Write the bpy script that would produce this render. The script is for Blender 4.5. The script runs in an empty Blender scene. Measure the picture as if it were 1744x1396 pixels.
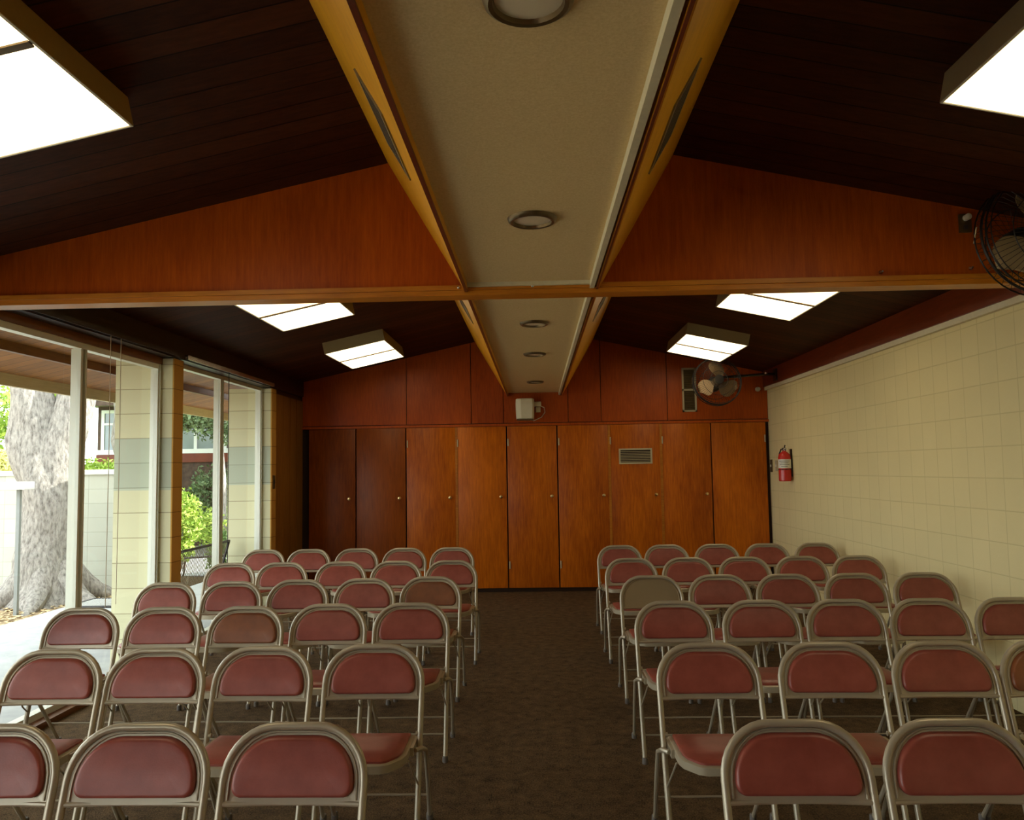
import bpy, bmesh, math, random
from mathutils import Vector, Matrix
random.seed(7)
PI = math.pi
S = bpy.context.scene
COL = S.collection

# ---------------------------------------------------------------- camera, light, exposure
def make_camera():
    yaw, pitch, roll = math.radians(1.72), math.radians(4.1), 0.0155
    f = Vector((-math.sin(yaw)*math.cos(pitch), math.cos(yaw)*math.cos(pitch), math.sin(pitch)))
    R0 = Vector((math.cos(yaw), math.sin(yaw), 0)); U0 = R0.cross(f)
    r = R0*math.cos(roll) - U0*math.sin(roll)
    u = R0*math.sin(roll) + U0*math.cos(roll)
    cd = bpy.data.cameras.new('camera'); cam = bpy.data.objects.new('camera', cd); COL.objects.link(cam)
    m = Matrix((( r.x, u.x, -f.x, 0), (r.y, u.y, -f.y, 0), (r.z, u.z, -f.z, 1.5), (0, 0, 0, 1)))
    cam.matrix_world = m
    cd.sensor_fit = 'HORIZONTAL'; cd.sensor_width = 36.0
    cd.lens = 1350.0/1744.0*36.0
    cd.shift_y = 5.0/1744.0
    cd.clip_start = 0.05; cd.clip_end = 300
    S.camera = cam
make_camera()
S.view_settings.view_transform = 'Standard'
S.view_settings.look = 'None'
S.view_settings.gamma = 1.0
S.view_settings.use_curve_mapping = False
S.view_settings.exposure = 0.40

W = bpy.data.worlds.new('world'); S.world = W; W.use_nodes = True
bg = W.node_tree.nodes['Background']
bg.inputs[0].default_value = (0.93, 0.98, 1.0, 1); bg.inputs[1].default_value = 4.2
sd = bpy.data.lights.new('sun', 'SUN'); sd.energy = 11.0; sd.angle = math.radians(0.6); sd.color = (1.0, 0.95, 0.86)
sun = bpy.data.objects.new('sun', sd); COL.objects.link(sun)
sun.rotation_euler = Vector((-0.84, -0.30, -0.56)).to_track_quat('-Z', 'Y').to_euler()
LAMP = ((1.0, 0.80, 0.48), 2.4)      # colour and strength of the fluorescent diffusers

# ---------------------------------------------------------------- node helpers and materials
class NT:
    def __init__(s, name):
        m = bpy.data.materials.new(name); m.use_nodes = True
        s.m = m; s.t = m.node_tree; s.b = s.t.nodes['Principled BSDF']
        s.out = s.t.nodes['Material Output']
    def n(s, typ, **kw):
        nd = s.t.nodes.new(typ)
        for k, v in kw.items():
            if k.startswith('i_'):
                key = k[2:]
                key = int(key) if key.isdigit() else key.replace('_', ' ')
                nd.inputs[key].default_value = v
            else: setattr(nd, k, v)
        return nd
    def l(s, a, b): s.t.links.new(a, b)
    def coords(s, scale=(1,1,1), kind='Object', rot=(0,0,0)):
        tc = s.n('ShaderNodeTexCoord'); mp = s.n('ShaderNodeMapping')
        mp.inputs['Scale'].default_value = scale; mp.inputs['Rotation'].default_value = rot
        s.l(tc.outputs[kind], mp.inputs[0]); return mp.outputs[0]
    def noise(s, vec, scale, detail=4, rough=0.6):
        n = s.n('ShaderNodeTexNoise'); n.inputs['Scale'].default_value = scale
        n.inputs['Detail'].default_value = detail; n.inputs['Roughness'].default_value = rough
        s.l(vec, n.inputs['Vector']); return n.outputs['Fac']
    def ramp(s, fac, stops):
        r = s.n('ShaderNodeValToRGB'); e = r.color_ramp.elements
        while len(e) < len(stops): e.new(0.5)
        for el, (p, c) in zip(e, stops): el.position = p; el.color = (*c, 1)
        s.l(fac, r.inputs[0]); return r.outputs[0]
    def math(s, op, a, b=None):
        m = s.n('ShaderNodeMath', operation=op)
        for i, v in enumerate((a, b)):
            if v is None: continue
            if isinstance(v, (int, float)): m.inputs[i].default_value = v
            else: s.l(v, m.inputs[i])
        return m.outputs[0]
    def mix(s, fac, a, b, mode='MIX'):
        m = s.n('ShaderNodeMixRGB', blend_type=mode)
        for i, v in enumerate((fac, a, b)):
            if isinstance(v, (int, float)): m.inputs[i].default_value = v
            elif isinstance(v, tuple): m.inputs[i].default_value = (*v, 1)
            else: s.l(v, m.inputs[i])
        return m.outputs[0]
    def bump(s, h, strength=0.3, dist=0.01):
        b = s.n('ShaderNodeBump'); b.inputs['Strength'].default_value = strength
        b.inputs['Distance'].default_value = dist
        s.l(h, b.inputs['Height']); s.l(b.outputs[0], s.b.inputs['Normal'])
    def base(s, c):
        if isinstance(c, tuple): s.b.inputs['Base Color'].default_value = (*c, 1)
        else: s.l(c, s.b.inputs['Base Color'])
    def set(s, rough=0.5, metal=0.0, spec=0.5):
        s.b.inputs['Roughness'].default_value = rough; s.b.inputs['Metallic'].default_value = metal
        s.b.inputs['Specular IOR Level'].default_value = spec
        return s.m

def plain(name, col, rough=0.5, metal=0.0, spec=0.5, var=0.12, scale=30):
    t = NT(name); v = t.coords()
    n = t.noise(v, scale, 3)
    t.base(t.mix(n, tuple(c*(1-var) for c in col), tuple(min(1, c*(1+var)) for c in col)))
    return t.set(rough, metal, spec)

def wood(name, dark, light, axis='z', rough=0.38, fig=0.5, spec=0.4):
    t = NT(name)
    st = {'z': (1, 1, 0.09), 'x': (0.09, 1, 1), 'y': (1, 0.09, 1)}[axis]
    st2 = {'z': (1, 1, 0.35), 'x': (0.35, 1, 1), 'y': (1, 0.35, 1)}[axis]
    g = t.noise(t.coords(st), 60, 5, 0.65)
    f = t.noise(t.coords(st2), 2.6, 4, 0.6)
    s = t.math('ADD', t.math('MULTIPLY', g, 1-fig), t.math('MULTIPLY', f, fig))
    oi = t.n('ShaderNodeObjectInfo')
    s = t.math('ADD', s, t.math('MULTIPLY', t.math('SUBTRACT', oi.outputs['Random'], 0.5), 0.10))
    t.base(t.ramp(s, [(0.32, dark), (0.68, light)]))
    t.bump(g, 0.12, 0.002)
    return t.set(rough, 0, spec)

M = {}
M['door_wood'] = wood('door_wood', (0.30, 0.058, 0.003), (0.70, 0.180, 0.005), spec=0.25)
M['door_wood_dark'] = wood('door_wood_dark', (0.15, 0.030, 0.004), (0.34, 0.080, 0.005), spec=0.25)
M['panel_wood'] = wood('panel_wood', (0.25, 0.036, 0.003), (0.54, 0.100, 0.005), spec=0.25)
M['gable_wood'] = wood('gable_wood', (0.32, 0.050, 0.003), (0.62, 0.130, 0.004), spec=0.2)
M['trim_wood'] = wood('trim_wood', (0.34, 0.100, 0.006), (0.64, 0.240, 0.015), 'x')
M['fascia_wood'] = wood('fascia_wood', (0.58, 0.25, 0.004), (0.86, 0.43, 0.008), 'y')
M['red_board'] = wood('red_board', (0.10, 0.014, 0.004), (0.20, 0.032, 0.006), 'y')
M['brown_board'] = wood('brown_board', (0.10, 0.035, 0.010), (0.24, 0.085, 0.020), 'y')
M['dark_board'] = wood('dark_board', (0.012, 0.006, 0.004), (0.035, 0.016, 0.009), 'y')
M['eave_board'] = wood('eave_board', (0.42, 0.33, 0.16), (0.60, 0.48, 0.26), 'y')
M['side_panel'] = wood('side_panel', (0.16, 0.070, 0.012), (0.34, 0.150, 0.022))
M['seam'] = plain('seam', (0.02, 0.006, 0.003), 0.8)

def planks(name, dark, light, pitch, rough=0.5, spec=0.35):
    t = NT(name)
    tc = t.n('ShaderNodeTexCoord'); sp = t.n('ShaderNodeSeparateXYZ'); t.l(tc.outputs['Object'], sp.inputs[0])
    y = t.math('DIVIDE', sp.outputs['Y'], pitch)
    fr = t.math('FRACT', y); idx = t.math('FLOOR', y)
    g = t.noise(t.coords((0.06, 1, 1)), 45, 5, 0.65)
    wn = t.n('ShaderNodeTexWhiteNoise', noise_dimensions='1D'); t.l(idx, wn.inputs['W'])
    s = t.math('ADD', t.math('MULTIPLY', g, 0.7), t.math('MULTIPLY', wn.outputs['Value'], 0.3))
    c = t.ramp(s, [(0.25, dark), (0.75, light)])
    gap = t.math('LESS_THAN', fr, 0.055)
    t.base(t.mix(gap, c, tuple(x*0.25 for x in dark)))
    t.bump(t.math('SUBTRACT', 1.0, gap), 0.6, 0.006)
    return t.set(rough, 0, spec)
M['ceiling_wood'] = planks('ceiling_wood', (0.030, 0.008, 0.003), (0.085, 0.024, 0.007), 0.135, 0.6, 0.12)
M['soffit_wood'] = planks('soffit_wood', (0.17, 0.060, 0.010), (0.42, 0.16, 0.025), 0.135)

def blocks(name, col, mortar, plane, w=0.4, h=0.2, joint=0.008, off=0.5, var=0.06, rough=0.75, wear=None):
    t = NT(name)
    tc = t.n('ShaderNodeTexCoord'); sp = t.n('ShaderNodeSeparateXYZ'); t.l(tc.outputs['Object'], sp.inputs[0])
    cb = t.n('ShaderNodeCombineXYZ')
    t.l(sp.outputs['X' if plane == 'xz' else 'Y'], cb.inputs[0]); t.l(sp.outputs['Z'], cb.inputs[1])
    br = t.n('ShaderNodeTexBrick', offset=off, squash=1.0)
    br.inputs['Scale'].default_value = 1.0; br.inputs['Brick Width'].default_value = w
    br.inputs['Row Height'].default_value = h; br.inputs['Mortar Size'].default_value = joint*0.5
    br.inputs['Mortar Smooth'].default_value = 0.3; br.inputs['Bias'].default_value = 0
    br.inputs['Color1'].default_value = (*[c*(1-var) for c in col], 1)
    br.inputs['Color2'].default_value = (*[min(1, c*(1+var)) for c in col], 1)
    br.inputs['Mortar'].default_value = (*mortar, 1)
    t.l(cb.outputs[0], br.inputs['Vector'])
    n = t.noise(t.coords(), 3.0, 4); n2 = t.noise(t.coords(), 90, 4)
    c = t.mix(t.math('MULTIPLY', n, 0.25), br.outputs['Color'], tuple(x*0.7 for x in col))
    t.base(c)
    hgt = t.math('ADD', t.math('MULTIPLY', br.outputs['Fac'], -1.0), t.math('MULTIPLY', n2, 0.25))
    t.bump(hgt, 0.35, 0.006)
    return t.set(rough, 0, 0.3)
M['block_wall'] = blocks('block_wall', (0.80, 0.69, 0.36), (0.67, 0.57, 0.28), 'yz', w=0.2, off=0.0, var=0.015)
M['block_pier'] = blocks('block_pier', (0.70, 0.68, 0.44), (0.38, 0.34, 0.20), 'xz', w=60.0)
M['block_pier_grey'] = blocks('block_pier_grey', (0.52, 0.57, 0.44), (0.32, 0.35, 0.26), 'xz', w=60.0)
M['block_cream_shaded'] = blocks('block_cream_shaded', (0.56, 0.30, 0.06), (0.24, 0.12, 0.02), 'yz', w=60.0)  # cream pier block with warm indoor shade painted into the colour
M['garden_block'] = blocks('garden_block', (0.50, 0.52, 0.44), (0.36, 0.38, 0.31), 'xz', w=0.4, off=0.0)

def carpet():
    t = NT('carpet'); v = t.coords()
    a = t.noise(v, 130, 3, 0.7); b = t.noise(v, 14, 5, 0.7)
    tc = t.n('ShaderNodeTexCoord'); ck = t.n('ShaderNodeTexChecker'); ck.inputs['Scale'].default_value = 24
    t.l(tc.outputs['Object'], ck.inputs['Vector'])
    s = t.math('ADD', t.math('MULTIPLY', a, 0.6), t.math('MULTIPLY', b, 0.4))
    c = t.ramp(s, [(0.36, (0.022, 0.014, 0.006)), (0.64, (0.23, 0.145, 0.070))])
    t.base(t.mix(0.10, c, ck.outputs['Color'], 'MULTIPLY'))
    t.bump(a, 0.8, 0.01)
    return t.set(0.95, 0, 0.12)
M['carpet'] = carpet()

def textured(name, stops, scale, bump=0.3, dist=0.01, rough=0.8, spec=0.25, detail=5, sc=(1,1,1)):
    t = NT(name); n = t.noise(t.coords(sc), scale, detail, 0.65)
    t.base(t.ramp(n, stops)); t.bump(n, bump, dist)
    return t.set(rough, 0, spec)
M['plaster'] = textured('plaster', [(0.3, (0.72, 0.53, 0.25)), (0.7, (0.86, 0.67, 0.36))], 140, 0.25, 0.003, 0.8)
M['cream_trim'] = plain('cream_trim', (0.70, 0.64, 0.44), 0.55)
M['concrete'] = textured('concrete', [(0.3, (0.33, 0.35, 0.35)), (0.7, (0.44, 0.45, 0.43))], 6, 0.15, 0.004, 0.85)
M['soil'] = textured('soil', [(0.3, (0.14, 0.09, 0.05)), (0.5, (0.34, 0.25, 0.14)), (0.75, (0.62, 0.52, 0.34))], 22, 0.8, 0.03, 0.95)
M['lawn'] = textured('lawn', [(0.3, (0.10, 0.20, 0.04)), (0.7, (0.40, 0.52, 0.16))], 10, 0.6, 0.03, 0.95)
M['bark'] = textured('bark', [(0.28, (0.10, 0.09, 0.08)), (0.5, (0.30, 0.28, 0.25)), (0.75, (0.46, 0.43, 0.38))], 30, 1.0, 0.03, 0.95, sc=(1, 1, 0.35))
M['shingle'] = textured('shingle', [(0.3, (0.16, 0.13, 0.12)), (0.7, (0.30, 0.26, 0.24))], 12, 0.4, 0.02, 0.9)
M['dark_siding'] = textured('dark_siding', [(0.3, (0.05, 0.035, 0.03)), (0.7, (0.12, 0.08, 0.06))], 9, 0.3, 0.02, 0.9)
M['litter'] = plain('litter', (0.58, 0.44, 0.24), 0.9, var=0.4, scale=9)

def leaf(name, a, b):
    t = NT(name); n = t.noise(t.coords(), 6, 3)
    t.base(t.ramp(n, [(0.35, a), (0.65, b)])); m = t.set(0.6, 0, 0.3)
    t.b.inputs['Subsurface Weight'].default_value = 0.0
    return m
M['leaf_light'] = leaf('leaf_light', (0.16, 0.30, 0.03), (0.55, 0.68, 0.14))
M['leaf_mid'] = leaf('leaf_mid', (0.08, 0.18, 0.05), (0.28, 0.42, 0.14))
M['leaf_dark'] = leaf('leaf_dark', (0.05, 0.10, 0.04), (0.20, 0.28, 0.13))
M['leaf_yellow'] = leaf('leaf_yellow', (0.40, 0.42, 0.12), (0.80, 0.74, 0.34))

M['chair_paint'] = plain('chair_paint', (0.42, 0.36, 0.25), 0.30, 0.25, 0.6, var=0.10, scale=12)
M['chair_panel'] = plain('chair_panel', (0.26, 0.19, 0.10), 0.34, 0.25, 0.6, var=0.10, scale=8)
def vinyl(name, a, b):
    t = NT(name); n = t.noise(t.coords(), 9, 4); f = t.noise(t.coords(), 260, 2)
    t.base(t.ramp(n, [(0.35, a), (0.7, b)])); t.bump(f, 0.18, 0.001)
    return t.set(0.36, 0, 0.5)
M['red_vinyl'] = vinyl('red_vinyl', (0.22, 0.046, 0.030), (0.33, 0.080, 0.055))
M['brown_vinyl'] = vinyl('brown_vinyl', (0.17, 0.055, 0.022), (0.26, 0.085, 0.030))
M['foot'] = plain('foot', (0.16, 0.14, 0.12), 0.7)
M['alu'] = plain('alu', (0.70, 0.72, 0.62), 0.35, 0.1, 0.5, var=0.04)
M['alu_white'] = plain('alu_white', (0.82, 0.84, 0.82), 0.4, 0.0, 0.5, var=0.04)
M['steel'] = plain('steel', (0.6, 0.58, 0.54), 0.25, 0.9, 0.5, var=0.05)
M['brass'] = plain('brass', (0.75, 0.56, 0.26), 0.25, 0.95, 0.5, var=0.05)
M['bronze'] = plain('bronze', (0.15, 0.105, 0.05), 0.35, 0.6, 0.5, var=0.1)
M['black_metal'] = plain('black_metal', (0.02, 0.017, 0.016), 0.4, 0.3, 0.5)
M['blade'] = plain('blade', (0.42, 0.33, 0.18), 0.5, 0.1, 0.5, var=0.05)
M['blade_shaded'] = plain('blade_shaded', (0.20, 0.13, 0.06), 0.4, 0.2, 0.5, var=0.05)  # same blade with shade painted in, so the far fan does not glow
M['lens'] = plain('lens', (0.80, 0.70, 0.50), 0.35, 0, 0.5, var=0.02)
M['beige_plastic'] = plain('beige_plastic', (0.62, 0.58, 0.42), 0.45, var=0.04)
M['vent_metal'] = plain('vent_metal', (0.52, 0.45, 0.28), 0.45, 0.1, var=0.05)
M['fixture_paint'] = plain('fixture_paint', (0.34, 0.27, 0.13), 0.5, var=0.06)
M['fixture_frame'] = plain('fixture_frame', (0.66, 0.64, 0.52), 0.5, var=0.04)
M['red_paint'] = plain('red_paint', (0.56, 0.03, 0.02), 0.25, var=0.05)
M['paper'] = plain('paper', (0.74, 0.72, 0.62), 0.6, var=0.05)
M['ink'] = plain('ink', (0.08, 0.07, 0.06), 0.6)
M['cord'] = plain('cord', (0.66, 0.58, 0.44), 0.7)
M['post_grey'] = plain('post_grey', (0.22, 0.24, 0.23), 0.5)
M['slot'] = plain('slot', (0.30, 0.27, 0.20), 0.4, 0.5)
M['far_glass'] = plain('far_glass', (0.22, 0.27, 0.30), 0.12, 0, 0.8, var=0.3, scale=2)

def glass():
    t = NT('window_glass'); t.t.nodes.remove(t.b)
    tr = t.n('ShaderNodeBsdfTransparent'); tr.inputs[0].default_value = (0.97, 0.985, 0.975, 1)
    gl = t.n('ShaderNodeBsdfGlossy'); gl.inputs['Roughness'].default_value = 0.02
    fr = t.n('ShaderNodeFresnel'); fr.inputs[0].default_value = 1.45
    mx = t.n('ShaderNodeMixShader'); ge = t.n('ShaderNodeNewGeometry')      # the inner side of the thin pane only transmits
    t.l(t.math('MULTIPLY', fr.outputs[0], t.math('SUBTRACT', 1.0, ge.outputs['Backfacing'])), mx.inputs[0]); t.l(tr.outputs[0], mx.inputs[1]); t.l(gl.outputs[0], mx.inputs[2])
    t.l(mx.outputs[0], t.out.inputs[0]); return t.m
M['glass'] = glass()
def emis(name, col, st):
    t = NT(name)
    t.b.inputs['Base Color'].default_value = (0.8, 0.8, 0.75, 1)
    t.b.inputs['Emission Color'].default_value = (*col, 1); t.b.inputs['Emission Strength'].default_value = st
    return t.set(0.5)
M['diffuser'] = emis('diffuser', *LAMP)

# ---------------------------------------------------------------- mesh builder
class MB:
    def __init__(s): s.v = []; s.f = []; s.mi = []; s.cur = 0
    def add(s, vs, fs):
        o = len(s.v); s.v += [tuple(v) for v in vs]
        s.f += [tuple(o+i for i in f) for f in fs]; s.mi += [s.cur]*len(fs)
    def box(s, x0, x1, y0, y1, z0, z1):
        vs = [(x, y, z) for x in (x0, x1) for y in (y0, y1) for z in (z0, z1)]
        s.add(vs, [(0,1,3,2), (4,6,7,5), (0,4,5,1), (2,3,7,6), (0,2,6,4), (1,5,7,3)])
        return s
    def bevbox(s, x0, x1, y0, y1, z0, z1, b=0.004):
        bm = bmesh.new(); bmesh.ops.create_cube(bm, size=1)
        for v in bm.verts: v.co = Vector(((x0+x1)/2+v.co.x*(x1-x0), (y0+y1)/2+v.co.y*(y1-y0), (z0+z1)/2+v.co.z*(z1-z0)))
        bmesh.ops.bevel(bm, geom=bm.edges[:], offset=b, segments=2, affect='EDGES', profile=0.5)
        bm.verts.index_update()
        s.add([v.co for v in bm.verts], [[v.index for v in f.verts] for f in bm.faces]); bm.free(); return s
    def prism(s, pts, axis, a, b):            # polygon in the plane normal to axis, extruded a..b
        def P(p, t):
            return {'x': (t, p[0], p[1]), 'y': (p[0], t, p[1]), 'z': (p[0], p[1], t)}[axis]
        n = len(pts); vs = [P(p, a) for p in pts] + [P(p, b) for p in pts]
        fs = [tuple(range(n))[::-1], tuple(range(n, 2*n))] + [(i, (i+1) % n, n+(i+1) % n, n+i) for i in range(n)]
        s.add(vs, fs); return s
    def tube(s, pts, r, seg=8, closed=False, caps=True):
        pts = [Vector(p) for p in pts]; n = len(pts)
        rs = r if isinstance(r, (list, tuple)) else [r]*n
        tg = []
        for i in range(n):
            a = pts[i-1] if (i > 0 or closed) else pts[i]; b = pts[(i+1) % n] if (i < n-1 or closed) else pts[i]
            tg.append((b-a).normalized())
        ref = Vector((0, 0, 1)) if abs(tg[0].z) < 0.9 else Vector((1, 0, 0))
        nrm = (ref - tg[0]*ref.dot(tg[0])).normalized()
        vs = []
        for i in range(n):
            nrm = (nrm - tg[i]*nrm.dot(tg[i])).normalized(); bn = tg[i].cross(nrm)
            for k in range(seg):
                a = 2*PI*k/seg; vs.append(pts[i] + (nrm*math.cos(a) + bn*math.sin(a))*rs[i])
        fs = []
        for i in range(n if closed else n-1):
            j = (i+1) % n
            for k in range(seg):
                k2 = (k+1) % seg; fs.append((i*seg+k, i*seg+k2, j*seg+k2, j*seg+k))
        if caps and not closed:
            fs.append(tuple(range(seg))[::-1]); fs.append(tuple((n-1)*seg+k for k in range(seg)))
        s.add(vs, fs); return s
    def lathe(s, prof, c, axis='z', seg=24):   # prof: (radius, along axis)
        vs = []
        for (r, h) in prof:
            for k in range(seg):
                a = 2*PI*k/seg; p, q = r*math.cos(a), r*math.sin(a)
                v = {'z': (p, q, h), 'y': (p, h, q), 'x': (h, p, q)}[axis]
                vs.append((c[0]+v[0], c[1]+v[1], c[2]+v[2]))
        n = len(prof); fs = []
        for i in range(n-1):
            for k in range(seg):
                k2 = (k+1) % seg; fs.append((i*seg+k, i*seg+k2, (i+1)*seg+k2, (i+1)*seg+k))
        fs.append(tuple(range(seg))[::-1]); fs.append(tuple((n-1)*seg+k for k in range(seg)))
        s.add(vs, fs); return s
    def build(s, name, mats, parent=None, smooth=True, normals=True):
        me = bpy.data.meshes.new(name); me.from_pydata(s.v, [], s.f)
        if not isinstance(mats, (list, tuple)): mats = [mats]
        for m in mats: me.materials.append(M[m])
        me.polygons.foreach_set('material_index', s.mi)
        if normals:
            bm = bmesh.new(); bm.from_mesh(me); bmesh.ops.recalc_face_normals(bm, faces=bm.faces); bm.to_mesh(me); bm.free()
        if smooth:
            me.polygons.foreach_set('use_smooth', [True]*len(me.polygons))
            try: me.set_sharp_from_angle(angle=math.radians(38))
            except Exception: pass
        me.update()
        o = bpy.data.objects.new(name, me); COL.objects.link(o)
        if parent: o.parent = parent
        return o

def tag(o, label, cat, group=None, kind=None):
    o['label'] = label; o['category'] = cat
    if group: o['group'] = group
    if kind: o['kind'] = kind
    return o
def empty(name, loc, label, cat, group=None, kind=None, rz=0):
    o = bpy.data.objects.new(name, None); COL.objects.link(o); o.location = loc; o.rotation_euler = (0, 0, rz)
    o.empty_display_size = 0.1
    return tag(o, label, cat, group, kind)
def copy_tree(o, parent=None):
    c = o.copy(); COL.objects.link(c)
    if parent: c.parent = parent
    for ch in list(KIDS.get(o.name, [])): copy_tree_child(ch, c)
    return c
def copy_tree_child(ch, c):
    d = ch.copy(); COL.objects.link(d); d.parent = c
    for g in KIDS.get(ch.name, []): copy_tree_child(g, d)
KIDS = {}
def index_kids():
    KIDS.clear()
    for o in bpy.data.objects:
        if o.parent: KIDS.setdefault(o.parent.name, []).append(o)

CZ = lambda x: 3.28 - 0.216*abs(x)       # underside of the sloped ceiling
XL, XR, YF, YB = -2.95, 2.88, 9.90, -2.6

# ---------------------------------------------------------------- large structure
f = MB().box(XL-0.12, XR+0.2, YB-0.2, YF+0.2, -0.08, 0.0).build('floor', 'carpet', smooth=False)
tag(f, 'dark brown loop carpet covering the whole room floor', 'floor', kind='structure')

t = 0.14
XO = -4.31
c = MB()
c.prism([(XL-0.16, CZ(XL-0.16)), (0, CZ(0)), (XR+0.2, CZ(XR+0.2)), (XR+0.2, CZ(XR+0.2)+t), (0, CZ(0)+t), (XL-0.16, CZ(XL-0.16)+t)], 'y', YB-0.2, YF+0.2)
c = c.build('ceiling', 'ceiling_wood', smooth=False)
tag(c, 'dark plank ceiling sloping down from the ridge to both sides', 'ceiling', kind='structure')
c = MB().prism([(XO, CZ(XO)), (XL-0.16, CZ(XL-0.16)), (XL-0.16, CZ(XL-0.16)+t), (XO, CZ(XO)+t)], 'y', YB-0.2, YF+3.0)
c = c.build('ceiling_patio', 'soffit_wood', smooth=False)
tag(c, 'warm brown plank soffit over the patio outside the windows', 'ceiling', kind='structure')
c = MB()
c.box(XO-0.04, XO, YB-0.2, YF+3.0, 2.25, 2.50)
c = c.build('trim_1', 'eave_board', smooth=False); tag(c, 'pale eave board along the outer edge of the patio roof', 'eave', kind='structure')
c = MB().box(-3.78, -3.74, YB-0.2, YF+3.0, 2.40, 2.47).build('patio_beam', 'brown_board', smooth=False)
tag(c, 'long brown beam running under the middle of the patio soffit', 'beam', kind='structure')

# right wall: white painted block, cream ledge, red board
w = MB().box(XR, XR+0.2, YB-0.2, YF+0.2, -0.08, 2.46).build('wall_right', 'block_wall', smooth=False)
tag(w, 'cream painted concrete block wall on the right', 'wall', kind='structure')
w = MB().box(XR-0.05, XR+0.2, YB-0.2, YF, 2.475, CZ(XR)+0.02).build('trim_2', 'red_board', smooth=False)
tag(w, 'dark red wooden board above the cream block wall', 'board', kind='structure')
w = MB().box(XR-0.035, XR+0.02, YB-0.2, YF, 2.435, 2.475).build('trim_3', 'cream_trim', smooth=False)
tag(w, 'cream ledge strip along the top of the block wall', 'trim', kind='structure')
# back wall behind the camera
w = MB().prism([(XL-0.2, -0.08), (XR+0.2, -0.08), (XR+0.2, CZ(XR)), (0, CZ(0)), (XL-0.2, CZ(XL))], 'y', YB-0.2, YB).build('wall_back', 'panel_wood', smooth=False)
tag(w, 'wooden wall behind the camera', 'wall', kind='structure')

# far wall: upper panels in front of a dark backing, rail, doors
w = MB()
w.prism([(XL-0.2, -0.08), (XR+0.2, -0.08), (XR+0.2, CZ(XR)+0.05), (0, CZ(0)+0.05), (XL-0.2, CZ(XL)+0.05)], 'y', YF+0.02, YF+0.2)
w.cur = 1
xs = [XL, -1.625, -0.81, -0.405, 0.405, 0.815, 1.64, XR]
for i in range(len(xs)-1):
    a, b = xs[i]+0.004, xs[i+1]-0.004
    pts = [(a, 2.085), (b, 2.085), (b, CZ(b))]
    if a < 0 < b: pts.append((0, CZ(0)))
    pts.append((a, CZ(a)))
    w.prism(pts, 'y', YF, YF+0.021)
w = w.build('wall_far', ['seam', 'panel_wood'], smooth=False)
tag(w, 'red brown plywood panels above the cupboard doors on the far wall', 'wall', kind='structure')
w = MB().box(XL, XR, YF-0.022, YF+0.02, 2.045, 2.075).build('trim_4', 'panel_wood', smooth=False)
tag(w, 'thin wooden rail across the far wall above the cupboard doors', 'trim', kind='structure')
w = MB().box(XL, XR, YF-0.01, YF+0.02, 0.0, 0.045).build('baseboard_far', 'dark_board', smooth=False)
tag(w, 'dark kick board below the cupboard doors', 'baseboard', kind='structure')
dx = [-2.86, -2.26, -1.63, -1.0, -0.37, 0.26, 0.90, 1.54, 2.16, 2.84]
names = ['narrow dark wooden cupboard door at the far left corner', 'dark wooden cupboard door, second from the far left corner',
 'orange wooden cupboard door next to the dark one, brass knob on its right', 'wooden cupboard door right of the aisle chairs on the left, hinges on its left',
 'wooden cupboard door below the beige wall speaker', 'wooden cupboard door between the speaker door and the louvred door',
 'wooden cupboard door with a beige louvre grille near its top', 'wooden cupboard door just right of the louvred door', 'wooden cupboard door beside the cream block wall']
for i in range(9):
    a, b = dx[i]+0.0075, dx[i+1]-0.0075
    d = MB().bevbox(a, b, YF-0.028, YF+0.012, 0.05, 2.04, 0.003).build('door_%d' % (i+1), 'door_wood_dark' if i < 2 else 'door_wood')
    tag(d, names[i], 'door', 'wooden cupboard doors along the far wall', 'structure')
    if i not in (8,):
        kx = b-0.07
        kn = MB().lathe([(0.010, 0), (0.010, -0.02), (0.021, -0.028), (0.024, -0.038), (0.018, -0.047), (0.004, -0.05)], (kx, YF-0.026, 1.17), 'y', 16)
        kn.build('knob', 'brass', d)
    if i >= 2:
        hx = (a+0.012) if i < 8 else b-0.012
        for z in (0.33, 1.84):
            MB().tube([(hx, YF-0.034, z-0.045), (hx, YF-0.034, z+0.045)], 0.008, 8).build('hinge', 'vent_metal', d)
    if i == 6:
        g = MB(); x0, x1, z0, z1 = 1.02, 1.43, 1.55, 1.74
        for q in ((x0, x1, z0, z0+0.02), (x0, x1, z1-0.02, z1), (x0, x0+0.02, z0+0.02, z1-0.02), (x1-0.02, x1, z0+0.02, z1-0.02)):
            g.box(q[0], q[1], YF-0.042, YF-0.027, q[2], q[3])
        for k in range(7):
            z = z0+0.032+k*0.0195
            g.prism([(YF-0.038, z), (YF-0.036, z-0.002), (YF-0.0295, z+0.004), (YF-0.0315, z+0.006)], 'x', x0+0.02, x1-0.02)
        g.cur = 1; g.box(x0+0.01, x1-0.01, YF-0.0285, YF-0.027, z0+0.01, z1-0.01)
        g.build('louvre_grille', ['vent_metal', 'seam'], d, smooth=False)
for k, x in enumerate((-1.0, 0.90, 1.54)):
    st = MB().box(x-0.012, x+0.018, YF-0.034, YF-0.028, 0.05, 2.04).build('trim_%d' % (k+5), 'trim_wood', smooth=False)
    tag(st, ['narrow wooden stile at the door seam left of centre', 'narrow wooden stile left of the louvred door', 'narrow wooden stile right of the louvred door'][k], 'trim', kind='structure')

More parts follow.
